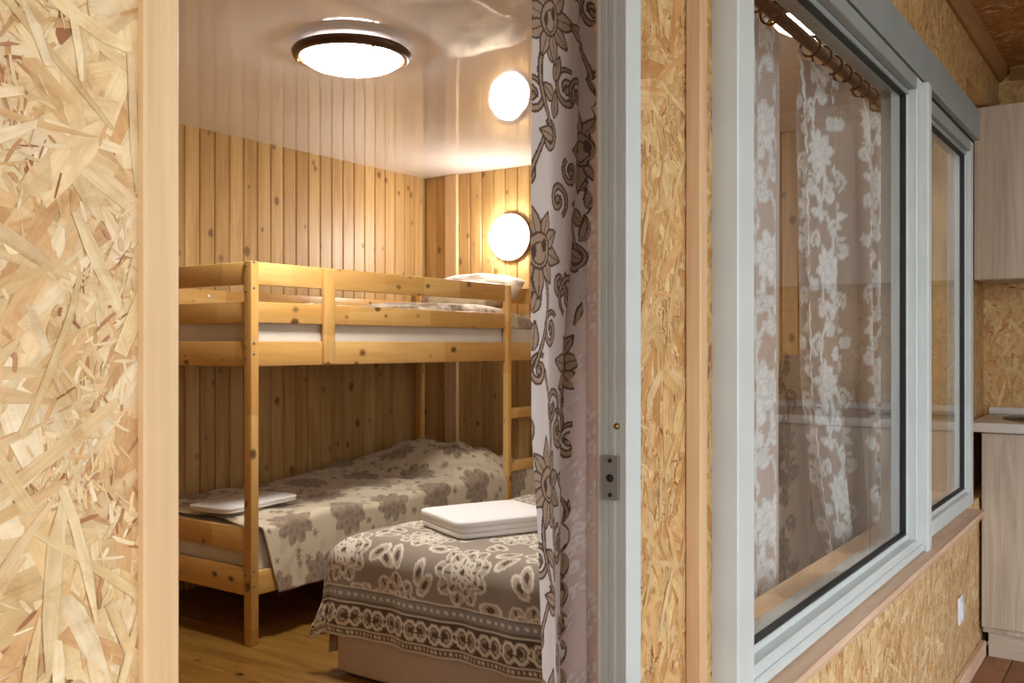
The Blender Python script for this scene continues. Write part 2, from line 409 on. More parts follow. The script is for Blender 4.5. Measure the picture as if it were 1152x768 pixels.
while y > YI:
    o = link('plank', PM, PLANK('z'), wr, (XE, y, 0)); o.rotation_euler.z = -PI/2; y -= PITCH
t1 = box('trim_1', (XE-.045, XE-.0165), (3.152, 3.248), (0, ZC-.001), PALE('z'), None, .003); struct(t1, 'pale upright board on the bedroom end wall near the corner', 'trim')
wl = empty('wall_left', (XL, 1.7, 0)); struct(wl, 'plank wall at the near end of the bedroom', 'wall')
box('backing', (XL-.08, XL), (YI, YB), (0, ZC), bpy.data.materials['groove_shadow'], wl, 0)
y = YI+PITCH/2
while y < YB-.03:
    o = link('plank', PM, PLANK('z'), wl, (XL, y, 0)); o.rotation_euler.z = PI/2; y += PITCH

# --- doorway: timber post on the left, ribbed aluminium jamb on the right
tr = box('trim_2', (.404, .4335), (-.0095, YI), (0, DZ+.05), PALE('z'), None, .002); struct(tr, 'smooth pale timber post on the left side of the doorway', 'trim')
dr = empty('door_1', (DX1, 0, 0)); struct(dr, 'white ribbed aluminium door frame without its leaf', 'door')
pr = [(0, -.004), (.047, -.004), (.047, .038), (0, .038), (0, .0355), (.003, .034), (.003, .027), (-.001, .026), (-.001, .0235), (.003, .0225), (.003, .015), (-.002, .014), (-.002, .011), (.002, .010), (.002, .005), (0, .004)]
j = extrude('jamb', [(a, b) for a, b in pr], DZ, 'z', plain('jamb_grey_shaded', lin('#aaa79f'), .4, noise=.1), dr, (DX1, 0, DZ/2))  # grey carries the shade on the reveal of the white frame
box('lit_front_strip', (DX1-.001, DX1+.040), (-.008, -.004), (0, DZ), M_FRAME, dr, .001)  # added pale strip standing for the brighter lit front of the jamb
box('head', (.434, DX1+.047), (-.004, .038), (DZ, DZ+.05), M_FRAME, dr)
sp = box('strike_plate', (DX1-.0045, DX1-.002), (.0035, .030), (1.015, 1.076), M_STEEL, dr, .0005)
for z, r in ((1.045, .0055), (1.069, .003), (1.022, .003)):
    revolve('screw_hole', [(r, 0), (r, .0012)], M_DARK, sp, (DX1-.0045, .0165, z), '-x', 16)
revolve('brass_screw', [(.0045, 0), (.004, .002), (.001, .003)], M_BRASS, dr, (DX1-.001, .008, 1.116), '-x', 16)
gs = box('gasket', (DX1+.0, DX1+.004), (.038, .041), (0, DZ), plain('brown_seal', lin('#a87c50'), .7), dr, 0)

# --- batten between doorway and window, corner mouldings, sill
tb = box('trim_3', (1.342, 1.368), (-.027, -.0017), (0, VZC-.001), BATT('z'), None, .002); struct(tb, 'planed timber batten on the strand board beside the window', 'trim')
ts = empty('trim_4', (2.6, -.05, WZ0)); struct(ts, 'weathered timber sill board under the aluminium window', 'trim')
extrude('sill_board', [(0, 0), (-.082, 0), (-.082, -.014), (-.076, -.028), (0, -.028)], WX1-.12-1.30, 'x', SILLW('x'), ts, ((WX1-.12+1.30)/2, -.0017, WZ0))
box('inner_sill', (WX0, WX1), (YI*.5, .115), (WZ0+.008, WZ0+.038), PALE('x'), ts, .003)
t5 = extrude('trim_5', [(0, 0), (-.045, 0), (-.045, -.012), (-.012, -.05), (0, -.05)], VXE-1.0, 'x', MOULD('x'), None, ((VXE+1.0)/2, -.0018, VZC-.0018)); struct(t5, 'timber moulding between strand board wall and veranda ceiling', 'trim')
t6 = extrude('trim_6', [(0, 0), (-.045, 0), (-.045, -.012), (-.012, -.05), (0, -.05)], 2.0, 'y', MOULD('y'), None, (VXE-.0018, -1.05, VZC-.0018)); struct(t6, 'timber moulding above the kitchen wall cabinet', 'trim')
bb = box('baseboard_window', (1.2, 4.13), (-.022, -.0018), (.0, .06), SILLW('x'), None, .003); struct(bb, 'narrow timber baseboard under the window wall', 'baseboard')

# --- windows
def frame_bar(parent, x, y, z, mat=None, name='frame_bar'): return box(name, x, y, z, mat or M_FRAME, parent, .0025)
def window(name, label, x0, x1, yf, lw, rw, z0, z1, hb, bb_, yg, mat):
    e = empty(name, ((x0+x1)/2, 0, z0)); struct(e, label, 'window')
    frame_bar(e, (x0, x0+lw), (yf, .05), (z0, z1), mat); frame_bar(e, (x1-rw, x1), (yf, .05), (z0, z1), mat)
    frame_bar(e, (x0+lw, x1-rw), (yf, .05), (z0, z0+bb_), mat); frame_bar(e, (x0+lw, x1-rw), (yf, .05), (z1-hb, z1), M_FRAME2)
    gx, gz = (x0+lw, x1-rw), (z0+bb_, z1-hb)
    # glazing bead, gasket, pane
    b = .014
    for X, Z in (((gx[0], gx[1]), (gz[0], gz[0]+b)), ((gx[0], gx[1]), (gz[1]-b, gz[1]))):
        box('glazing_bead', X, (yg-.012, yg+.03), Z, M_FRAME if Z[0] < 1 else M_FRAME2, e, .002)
    for X in ((gx[0], gx[0]+b), (gx[1]-b, gx[1])): box('glazing_bead', X, (yg-.012, yg+.03), (gz[0]+b, gz[1]-b), M_FRAME, e, .002)
    k = .005
    for X, Z in (((gx[0]+b, gx[1]-b), (gz[0]+b, gz[0]+b+k)), ((gx[0]+b, gx[1]-b), (gz[1]-b-k, gz[1]-b)), ((gx[0]+b, gx[0]+b+k), (gz[0]+b, gz[1]-b)), ((gx[1]-b-k, gx[1]-b), (gz[0]+b, gz[1]-b))):
        box('gasket', X, (yg-.008, yg+.006), Z, M_GASKET, e, 0)
    pn = link('pane', mesh('pane', [(gx[0]+b, 0, gz[0]+b), (gx[1]-b, 0, gz[0]+b), (gx[1]-b, 0, gz[1]-b), (gx[0]+b, 0, gz[1]-b)], [(0, 1, 2, 3)]), M_GLASS, e, (0, yg, 0))
    return e
w1 = window('window_1', 'large aluminium framed window pane showing lace curtains', WX0, WXM, -.046, .072, .07, WZ0, WZ1, .035, .044, -.012, M_FRAME)
frame_bar(w1, (WXM-.004, WXM+.042), (-.062, .05), (WZ0, WZ1-.002), M_FRAME, 'mullion')
box('drip_rail', (WX0+.07, WXM-.004), (-.052, -.044), (WZ0+.004, WZ0+.024), M_FRAME, w1, .003)
w2 = window('window_2', 'narrow aluminium framed window pane next to the kitchen', WXM+.043, WX1, -.028, .03, .06, WZ0, WZ1, .040, .048, -.002, M_FRAME)
th_ = empty('trim_7', (2.6, -.03, WZ1)); struct(th_, 'grey aluminium head channel above both windows', 'trim')
box('channel', (WX0, WX1), (-.05, .05), (WZ1+.006, WZF), M_FRAME2, th_, .003)
box('seal', (WX0, WX1), (-.03, .05), (WZ1, WZ1+.006), M_GASKET, th_, 0)

# ================================================================ FURNITURE
# --- bunk bed
BX0, BX1, BY0, BY1 = 2.54, 4.715, 2.445, 3.405
PW, PD = .040, .046
bk = empty('bunk_bed', (BX0, BY0, 0), 'varnished pine bunk bed with slatted guard rails and ladder', 'bunk bed')
for (x, y) in ((BX0, BY0), (BX1-PW, BY0), (BX0, BY1-PD), (BX1-PW, BY1-PD)):
    ps = box('post', (x, x+PW), (y, y+PD), (0, 1.57), BUNK('z'), bk, .004, 2)
    if y == BY0 and x == BX0:
        for z in (1.175, 1.22, 1.445, 1.55, .23, .29):
            revolve('bolt', [(.006, 0), (.005, .002)], M_STEEL, ps, (x, y+.032, z), '-x', 12)
            revolve('bolt', [(.006, 0), (.005, -.002)], M_STEEL, ps, (x+.014, y, z+.015), 'y', 12)
LX = 4.335   # ladder's inner post
box('ladder_post', (LX, LX+PW), (BY0-.012, BY0+.022), (0, 1.565), BUNK('z'), bk, .004, 2)
def rail_x(name, x0, x1, y, z0, z1, th=.022): return box(name, (x0, x1), (y, y+th), (z0, z1), BUNK('x'), bk, .003, 2)
def rail_y(name, x, z0, z1, th=.022): return box(name, (x, x+th), (BY0+PD, BY1-PD), (z0, z1), BUNK('y'), bk, .003, 2)
RZ = ((1.474, 1.568), (1.318, 1.405), (1.139, 1.243))
for z0, z1 in RZ[:2]: rail_x('guard_rail', BX0+PW, LX+.005, BY0+.006, z0, z1)
rail_x('side_rail', BX0+PW, BX1-PW, BY0+.006, *RZ[2])
for z0, z1 in ((1.42, 1.505), (1.25, 1.32), RZ[2]): rail_x('back_rail', BX0+PW, BX1-PW, BY1-.034, z0, z1)
for z0, z1 in RZ: rail_y('end_rail', BX0+.006, z0, z1); rail_y('end_rail', BX1-.03, z0, z1)
box('guard_strut', (2.935, 2.998), (BY0-.014, BY0+.005), (1.145, 1.562), BUNK('z'), bk, .003, 2)
st = None
for z0, z1 in ((.379, .476), (.202, .314)): rail_y('end_rail', BX0+.006, z0, z1); rail_y('end_rail', BX1-.03, z0, z1)
rail_x('side_rail', BX0+PW, BX1-PW, BY0+.006, .202, .3); rail_x('side_rail', BX0+PW, BX1-PW, BY1-.034, .202, .3)
for z in (.54, .84): box('ladder_rung', (LX+PW-.002, BX1-PW+.002), (BY0-.006, BY0+.018), (z-.03, z+.03), BUNK('x'), bk, .003, 2)
sm = bevel_box_mesh('bed_slat', .07, BY1-BY0-.07, .015, .002)
for zz in (.215, 1.152):
    for k in range(12): link('bed_slat', sm, BUNK('y'), bk, (BX0+.12+k*.175, (BY0+BY1)/2, zz+.0076))
revolve('round_cap', [(.0085, 0), (.007, -.003)], M_WHITE, bk, (3.04, BY1-.0345, 1.474), 'y', 16)

def soft_box(name, x, y, z, r, mat, label, cat, group=None):
    me = bevel_box_mesh(name, x[1]-x[0], y[1]-y[0], z[1]-z[0], r, 4)
    return tag(link(name, me, mat, None, ((x[0]+x[1])/2, (y[0]+y[1])/2, (z[0]+z[1])/2)), label, cat, group)
soft_box('mattress', (BX0+.035, BX1-.04), (BY0+.032, BY1-.05), (1.169, 1.375), .03, M_SHEET, 'white mattress on the upper bunk', 'mattress')
soft_box('mattress', (BX0+.035, BX1-.04), (BY0+.032, BY1-.05), (.232, .468), .03, M_SHEET, 'white mattress on the lower bunk', 'mattress')

# --- patterns (linear colours computed per vertex)
def C3(h): return np.array(lin(h)[:3])
def lay(base, mask, col): base[mask] = col
def pattern_cream(A, B, seed=3):
    out = np.empty(A.shape+(3,)); out[:] = C3('#d6c8ac')
    R = np.random.default_rng(seed); A = A-A.min(); B = B-B.min()
    g = np.sin(A*37+np.sin(B*23)*2)*np.sin(B*31+np.sin(A*19)*2); lay(out, g > .55, C3('#cabb9d'))
    dk, dk2 = C3('#907c68'), C3('#a5927c')
    for i in range(-1, 9):
        for k in range(-2, 6):
            ca, cb = i*.33+(k % 2)*.165+R.uniform(-.03, .03), k*.29+R.uniform(-.03, .03)
            ra = R.uniform(0, PI); r = np.hypot(A-ca, B-cb); ph = np.arctan2(B-cb, A-ca)+ra
            n = 9; rp = .112*(.72+.28*np.abs(np.cos(ph*n/2)))
            lay(out, r < rp, dk2); lay(out, (r < rp) & (np.sin(ph*n)*np.sin(r*95) > .1), dk); lay(out, r < .022, dk)
            for q in range(7):
                a = R.uniform(0, 2*PI); rr = R.uniform(.135, .2); sa, sb, s = ca+rr*math.cos(a), cb+rr*math.sin(a), R.uniform(.014, .026)
                r2 = np.hypot(A-sa, B-sb); p2 = np.arctan2(B-sb, A-sa); lay(out, r2 < s*(.7+.3*np.cos(5*p2)), dk2); lay(out, r2 < s*.4, dk)
    return out
def pattern_brown(A, B, a0, b0, b1, seed=5):
    out = np.empty(A.shape+(3,)); out[:] = C3('#938475')
    cream, lt, dkb, gr = C3('#dcd2c2'), C3('#b5a691'), C3('#5b483a'), C3('#938d86')
    R = np.random.default_rng(seed)
    for i in range(-1, 8):
        for k in range(-2, 7):
            ca, cb = a0+.30+i*.34+(k % 2)*.17, (b0+b1)/2+k*.27
            ca += R.uniform(-.02, .02); cb += R.uniform(-.02, .02); ra = R.uniform(0, 6)
            r = np.hypot(A-ca, B-cb); ph = np.arctan2(B-cb, A-ca)+ra
            for (Rr, n) in ((.115, 9), (.085, 7), (.056, 6), (.03, 5)):
                rp = Rr*(.78+.22*np.abs(np.cos(ph*n/2)))
                lay(out, r < rp, lt if Rr > .06 else cream); lay(out, (r < rp) & (r > rp-.009), cream)
                lay(out, (r < rp-.011) & (np.cos(ph*n*2) > .72), dkb)
            lay(out, r < .010, dkb)
            for q in range(6):
                a = q*PI/3+ra; la, lb = ca+.165*math.cos(a), cb+.165*math.sin(a)
                u = (A-la)*math.cos(a+.6)+(B-lb)*math.sin(a+.6); v = -(A-la)*math.sin(a+.6)+(B-lb)*math.cos(a+.6)
                e = (u/.05)**2+(v/.024)**2; lay(out, e < 1, cream); lay(out, e < .55, lt); lay(out, e < .15, dkb)
    ea, eb, ec = A-a0, b1-B, B-b0
    e = np.minimum(np.minimum(ea, eb), ec); t = np.where((ea <= eb) & (ea <= ec), B, A)
    bd = e < .185; out[bd] = cream
    lay(out, e < .18, gr); per = .030
    tt = np.mod(t, per)-per/2; lay(out, bd & (np.hypot(tt, e-.157) < .007), cream); lay(out, (np.abs(e-.157) > .017) & (e < .18) & (e > .132), C3('#6f665e'))
    lay(out, e < .132, cream); lay(out, e < .126, dkb)
    per = .105; tt = np.mod(t, per)-per/2; cc = e-.078
    for s in (-1, 1):
        x = tt-s*.022; r = np.hypot(x*1.25, cc*.95)
        ring = (np.abs(r-.029) < .0062) & ~((s*x < -.004) & (np.abs(cc) < .010)); lay(out, (e < .126) & (e > .036) & ring, cream)
        lay(out, (e < .126) & (e > .036) & (np.abs(r-.014) < .004) & (s*x > -.006), lt)
    x = np.abs(np.abs(tt)-.0525); lay(out, (e < .126) & (e > .036) & (x+np.abs(cc)*.5 < .011), cream); lay(out, (e < .126) & (e > .036) & (x+np.abs(cc)*.5 < .006), dkb)
    lay(out, (e < .126) & (e > .036) & (np.hypot(tt, cc) < .006), cream)
    lay(out, e < .037, cream); lay(out, e < .031, C3('#77604a')); tt = np.mod(t, .018)-.009
    lay(out, (e < .031) & (np.abs(tt) < .004) & (np.abs(e-.021) < .005), cream); lay(out, e < .011, C3('#d5cdbf'))
    return out

def wrap(q, r):
    arc = PI*r/2
    out = np.where(q <= 0, q, np.where(q < arc, r*np.sin(np.clip(q, 0, arc)/r), r))
    drop = np.where(q <= 0, 0, np.where(q < arc, r*(1-np.cos(np.clip(q, 0, arc)/r)), r+q-arc))
    return out, drop
def drape(name, xf, xb, y0, y1, ztop, hang_x, hang_y0, hang_y1, r, step, colfn, zfn, label, rip=.008, slant=0.):
    """cloth over a block: hangs at x=xf by hang_x, at y0 / y1 by hang_y0 / hang_y1"""
    a = np.arange(xf-hang_x, xb+step, step); b = np.arange(y0-hang_y0, y1+hang_y1+step, step)
    A, B = np.meshgrid(a, b, indexing='ij')
    oa, da = wrap(xf+r-A if hang_x else -np.ones_like(A), r)
    o1, d1 = wrap(B-(y1-r) if hang_y1 else -np.ones_like(A), r)
    o0, d0 = wrap((y0+r)-B if hang_y0 else -np.ones_like(A), r)
    db = np.maximum(d0, d1); mn = np.minimum(da, db)
    X = np.where(da > 0, xf+r-oa, A); Y = np.where(d1 > 0, y1-r+o1, np.where(d0 > 0, y0+r-o0, B))
    dr_ = np.maximum(da, db)+.10*mn
    rp = rip*np.clip(dr_/.2, 0, 1.4)
    X = X-np.where(da > 0, rp*(np.sin(B*17+1.)+.6*np.sin(B*41)+1.2)+.05*mn, 0)
    sg = np.where(d1 > 0, 1., -1.)
    Y = Y+sg*np.where(db > 0, rp*(np.sin(A*15)+.6*np.sin(A*37+2)+1.2)+.15*mn, 0)
    X = X+slant*dr_*np.exp(-np.clip(A-xf, 0, 9)/.25)
    Z = ztop-dr_+(zfn(A, B)*np.exp(-dr_/.04) if zfn else 0)
    P = np.stack([X, Y, Z], -1); org = np.array([(xf+xb)/2, (y0+y1)/2, ztop])
    me = grid_mesh(name, P-org, colfn(A, B))
    o = link(name, me, M_SPREAD, None, org); tag(o, label, 'bedspread')
    so = o.modifiers.new('thickness', 'SOLIDIFY'); so.thickness = .004; so.offset = 1
    return o
def wr_(A, B):
    return .006*np.sin(A*9+B*5)+.005*np.sin(B*13-A*6)+.003*np.sin(A*31+B*17)
def bump(A, B, x, y, sx, sy, h): return h*np.exp(-(np.abs((A-x)/sx)**3+np.abs((B-y)/sy)**3))
def z_low(A, B):
    return wr_(A, B)*1.3+bump(A, B, 4.32, 2.98, .30, .40, .13)+bump(A, B, 3.75, 3.15, .35, .2, .03)+.03*np.clip((A-3.2)/1.2, 0, 1)+.016*np.sin(A*17+B*11+2*np.sin(B*7))*np.clip((A-3.4), 0, 1)+.010*np.sin(B*29-A*13+2*np.sin(A*9))*np.clip((A-3.4), 0, 1)
def z_up(A, B):
    return wr_(A, B)+bump(A, B, 3.98, 2.72, .40, .30, .055)+.007*np.sin(A*21+B*9+3*np.sin(A*5))*np.clip((A-3.2)*2, 0, 1)
drape('bedspread', 2.598, 4.66, BY0+.004, BY1-.06, .487, 0, .285, 0, .022, .008, lambda a, b: pattern_cream(a, b, 3), z_low, 'cream bedspread with taupe flower heads on the lower bunk', .003, .28)
drape('bedspread', 2.60, 4.66, BY0+.031, BY1-.08, 1.398, 0, .07, 0, .02, .012, lambda a, b: pattern_cream(a, b, 8), z_up, 'crumpled cream bedspread on the upper bunk', .004)

def pillow(name, loc, size, rot, mat, label, seed=1):
    n = 26; u = np.linspace(-1, 1, n); U, Vv = np.meshgrid(u, u, indexing='ij')
    h = (np.clip(1-np.abs(U)**2.6, 0, 1)*np.clip(1-np.abs(Vv)**2.6, 0, 1))**.55
    pin = 1-.06*(U**2)*(Vv**2)
    wv = 1+.08*np.sin(U*7+seed)*np.sin(Vv*6+2)
    T = np.stack([U*size[0]/2*pin, Vv*size[1]/2*pin, h*size[2]/2*wv], -1); Bt = T.copy(); Bt[..., 2] *= -1
    col = pattern_cream(U*size[0]/2+1.1*seed, Vv*size[1]/2+.4, seed)
    me1 = grid_mesh(name, T, col); me2 = grid_mesh(name, Bt[:, ::-1], col[:, ::-1])
    bm = bmesh.new(); bm.from_mesh(me1); bm.from_mesh(me2); bmesh.ops.remove_doubles(bm, verts=bm.verts, dist=.0005); me = bpy.data.meshes.new(name); bm.to_mesh(me); bm.free()
    o = link(name, me, mat, None, loc); o.rotation_euler = rot; return tag(o, label, 'pillow')
pillow('pillow', (4.49, 2.80, 1.54), (.36, .60, .17), (0.05, -.50, .06), M_SPREAD, 'patterned cream pillow propped at the head of the upper bunk', 4)

# --- low bed in front
CX0, CX1, CY0, CY1 = 2.516, 4.40, .75, 1.935
b2 = empty('divan_bed', (3.4, 1.35, 0), 'low bed with beige upholstered base in front of the bunk', 'bed')
box('divan_base', (CX0, CX1), (CY0, CY1), (.012, .36), M_DIVAN, b2, .012, 3)
box('plinth', (CX0+.03, CX1-.03), (CY0+.03, CY1-.03), (0, .012), M_DARK, b2, 0)
box('mattress', (CX0+.004, CX1), (CY0+.004, CY1-.004), (.361, .488), M_SHEET, b2, .06, 5)
n = 40; xs = np.linspace(CX0+.004, CX0+.55, n); zs = np.linspace(.07, .4, 12)
XX, ZZ = np.meshgrid(xs, zs, indexing='ij'); YY = CY1+.010+.008*np.sin(XX*38)+.06*(.4-ZZ)*(1+.5*np.sin(XX*23))
cs = np.empty(XX.shape+(3,)); cs[:] = C3('#b79c8c'); cs[(np.mod(XX+.5*ZZ, .09) < .014) | (np.mod(ZZ, .12) < .018)] = C3('#a06a66')
me = grid_mesh('sheet_edge', np.stack([XX, YY, ZZ], -1)-np.array([CX0, CY1, .3]), cs); link('sheet_edge', me, M_SPREAD, b2, (CX0, CY1, .3))
drape('bedspread', CX0-.012, CX1, CY0, CY1+.012, .512, .312, .30, .30, .085, .0055, lambda a, b: pattern_brown(a, b, CX0-.012-.312, CY0-.30, CY1+.012+.30), lambda a, b: wr_(a, b)*.5+.004, 'brown bedspread with cream flowers and ornate border on the low bed', .007)

# --- towels: folded, each layer with a rounded fold at the front
def towel(name, loc, sx, sy, layers, th, rz, mat, label, cuff=None):
    V, Fc = [], []
    prof = []; n = 8
    nx = 10
    for k in range(layers):
        z0 = k*th; ox = RNG.uniform(-.004, .004); sxk, syk = sx/2+RNG.uniform(-.005, .003), sy/2+RNG.uniform(-.005, .003)
        ring = []
        for i in range(24):   # rounded rectangle outline
            a = 2*PI*i/24; c, s = math.cos(a), math.sin(a); e = .22
            ring.append((math.copysign(abs(c)**e, c)*sxk+ox, math.copysign(abs(s)**e, s)*syk))
        lv = [(.90, .0), (.985, .12), (1., .5), (.985, .88), (.90, 1.0), (.5, 1.0)]
        b0 = len(V)
        for sc, h in lv:
            for (x, y) in ring:
                dx, dy = x/sxk, y/syk
                V.append((x*(1-(1-sc)*.18) if sc > .6 else x*.5, y*(1-(1-sc)*.18) if sc > .6 else y*.5, z0+h*th*.98+.0015*math.sin(x*31+k)*math.cos(y*27)))
        L = len(lv)
        for r_ in range(L-1):
            for i in range(24): i2 = (i+1) % 24; Fc.append((b0+r_*24+i, b0+r_*24+i2, b0+(r_+1)*24+i2, b0+(r_+1)*24+i))
        Fc.append(tuple(b0+(L-1)*24+i for i in range(24))); Fc.append(tuple(b0+i for i in range(24))[::-1])
    o = link(name, mesh(name, V, Fc, True), mat, None, loc); o.rotation_euler.z = rz
    return tag(o, label, 'towel', 'folded towels on the beds')
towel('folded_towel', (2.945, 1.545, .528), .43, .37, 3, .020, math.radians(-25), M_TOWEL, 'thick folded white towel on the brown bedspread')
towel('folded_towel', (2.80, 2.80, .509), .46, .25, 2, .013, math.radians(6), M_TOWEL, 'thin folded white towel on the foot of the lower bunk')

# --- kitchen units on the end wall
KX = 4.085
bc = empty('base_cabinet', (KX+.2, -.5, 0), 'pale striped laminate kitchen base cabinet', 'cabinet')
box('carcass', (KX+.02, VXE-.002), (-1.3, -.014), (.1, .885), LAM('z'), bc, .001)
for i in range(3): 
    y1 = -.012-i*.422; d_ = box('cabinet_door', (KX, KX+.019), (y1-.42, y1), (.125, .882), LAM('z'), bc, .0015)
    box('handle', (KX-.025, KX-.015), (y1-.39, y1-.378), (.62, .76), M_STEEL, d_, .003)
box('toe_kick', (KX+.045, KX+.06), (-1.3, -.03), (0, .1), LAM('y'), bc, .001)
ct = empty('worktop', (KX+.2, -.5, .886), 'pale speckled kitchen worktop with upstand', 'worktop')
box('slab', (KX-.025, VXE-.002), (-1.32, .036), (.887, .925), M_COUNTER, ct, .004, 2)
box('upstand', (VXE-.022, VXE-.002), (-1.32, .036), (.9255, .955), M_COUNTER, ct, .003)
sk = empty('sink', (4.36, -.33, .925), 'round steel sink set into the worktop', 'sink')
revolve('rim', [(.225, 0), (.23, .004), (.205, .006), (.20, .002)], M_STEEL, sk, (4.36, -.28, .9255))
revolve('bowl', [(.20, .0066), (.19, .0035), (.05, .003), (.03, .0035)], plain('dark_steel', lin('#5a5855'), .3, .9), sk, (4.36, -.28, .9258))
uc = empty('wall_cabinet', (4.45, -.5, 1.5), 'pale striped laminate kitchen wall cabinet above the worktop', 'cabinet')
UX = 4.29
box('carcass', (UX+.02, VXE-.002), (-1.3, .046), (1.495, 2.205), LAM('z'), uc, .001)
for i in range(3): box('cabinet_door', (UX, UX+.019), (.046-i*.432-.43, .046-i*.432), (1.497, 2.205), LAM('z'), uc, .0015)
so = empty('wall_socket', (3.66, 0, .28), 'white plastic switch plate on the strand board under the window', 'switch')
box('plate', (3.62, 3.70), (-.011, -.0018), (.24, .335), M_WHITE, so, .003, 2); box('rocker', (3.638, 3.682), (-.015, -.0108), (.258, .318), M_WHITE, so, .002)

# --- lamps
def ceiling_lamp(x, y, label, R=.215, st=LAMP_CEIL):
    e = empty('ceiling_lamp', (x, y, ZC), label, 'lamp', 'round ceiling lamps')
    revolve('lamp_ring', [(R-.03, -.010), (R-.002, -.010), (R+.006, -.020), (R, -.036), (R-.015, -.043), (R-.03, -.040), (R-.03, -.02)], M_LAMPRING, e, (x, y, ZC), 'z', 64)
    revolve('lamp_shade', [(R-.07, -.001), (R-.07, -.02), (R-.028, -.03), (R-.034, -.046), (R-.06, -.062), (R-.10, -.075), (R-.15, -.083), (.02, -.086)], emis('lamp_glass', LAMP_COL, st), e, (x, y, ZC), 'z', 64)
    for k in range(3):
        a = k*2*PI/3+.1
        revolve('clip', [(.007, 0), (.006, -.008)], M_BRASS, e, (x+(R-.012)*math.cos(a), y+(R-.012)*math.sin(a), ZC-.04), 'z', 12)
    return e
ceiling_lamp(2.545, 1.885, 'glowing round ceiling lamp with dark wooden ring above the beds')
ceiling_lamp(3.12, .33, 'glowing round ceiling lamp seen through the window above the curtain rod', .17, LAMP_CEIL2)
wx = XE-.0165
wa = empty('wall_lamp', (wx, 2.735, 1.895), 'glowing round wall lamp on the plank end wall', 'lamp')
revolve('lamp_rim', [(.15, .001), (.155, .012), (.15, .024), (.138, .022)], M_LAMPRING, wa, (wx, 2.735, 1.895), '-x', 64)
revolve('lamp_shade', [(.14, .012), (.142, .04), (.128, .068), (.09, .09), (.02, .10)], emis('wall_lamp_glass', LAMP_COL, LAMP_WALL), wa, (wx, 2.735, 1.895), '-x', 64)

# ================================================================ CURTAINS
RY, RZr = .16, 2.018
rod = empty('curtain_rod', (2.4, RY, RZr), 'brown wooden curtain rod with rings behind the window', 'curtain rod')
o = revolve('rod', [(.016, -1.45), (.016, 1.45)], M_LAMPRING, rod, (2.5, RY, RZr), 'x', 20)
for x in (1.05, 3.95): revolve('finial', [(.012, -.03), (.026, -.015), (.028, 0), (.026, .015), (.012, .03)], M_LAMPRING, rod, (x, RY, RZr), 'x', 20)
def torus_mesh(name, R, r, n=20, m=8):
    V = [((R+r*math.cos(b))*0 + r*math.sin(b), (R+r*math.cos(b))*math.cos(a), (R+r*math.cos(b))*math.sin(a)) for a in [2*PI*i/n for i in range(n)] for b in [2*PI*j/m for j in range(m)]]
    Fc = [(i*m+j, ((i+1) % n)*m+j, ((i+1) % n)*m+(j+1) % m, i*m+(j+1) % m) for i in range(n) for j in range(m)]
    return mesh(name, V, Fc, True)
tm = torus_mesh('curtain_ring', .026, .0035)
for k in range(26):
    if k in (11, 12): continue
    link('curtain_ring', tm, M_LAMPRING, rod, (1.18+k*.1, RY, RZr-.0075))
for x in (1.12, 3.9): box('bracket', (x-.008, x+.008), (YI, RY), (RZr-.03, RZr-.014), M_LAMPRING, rod, .002)

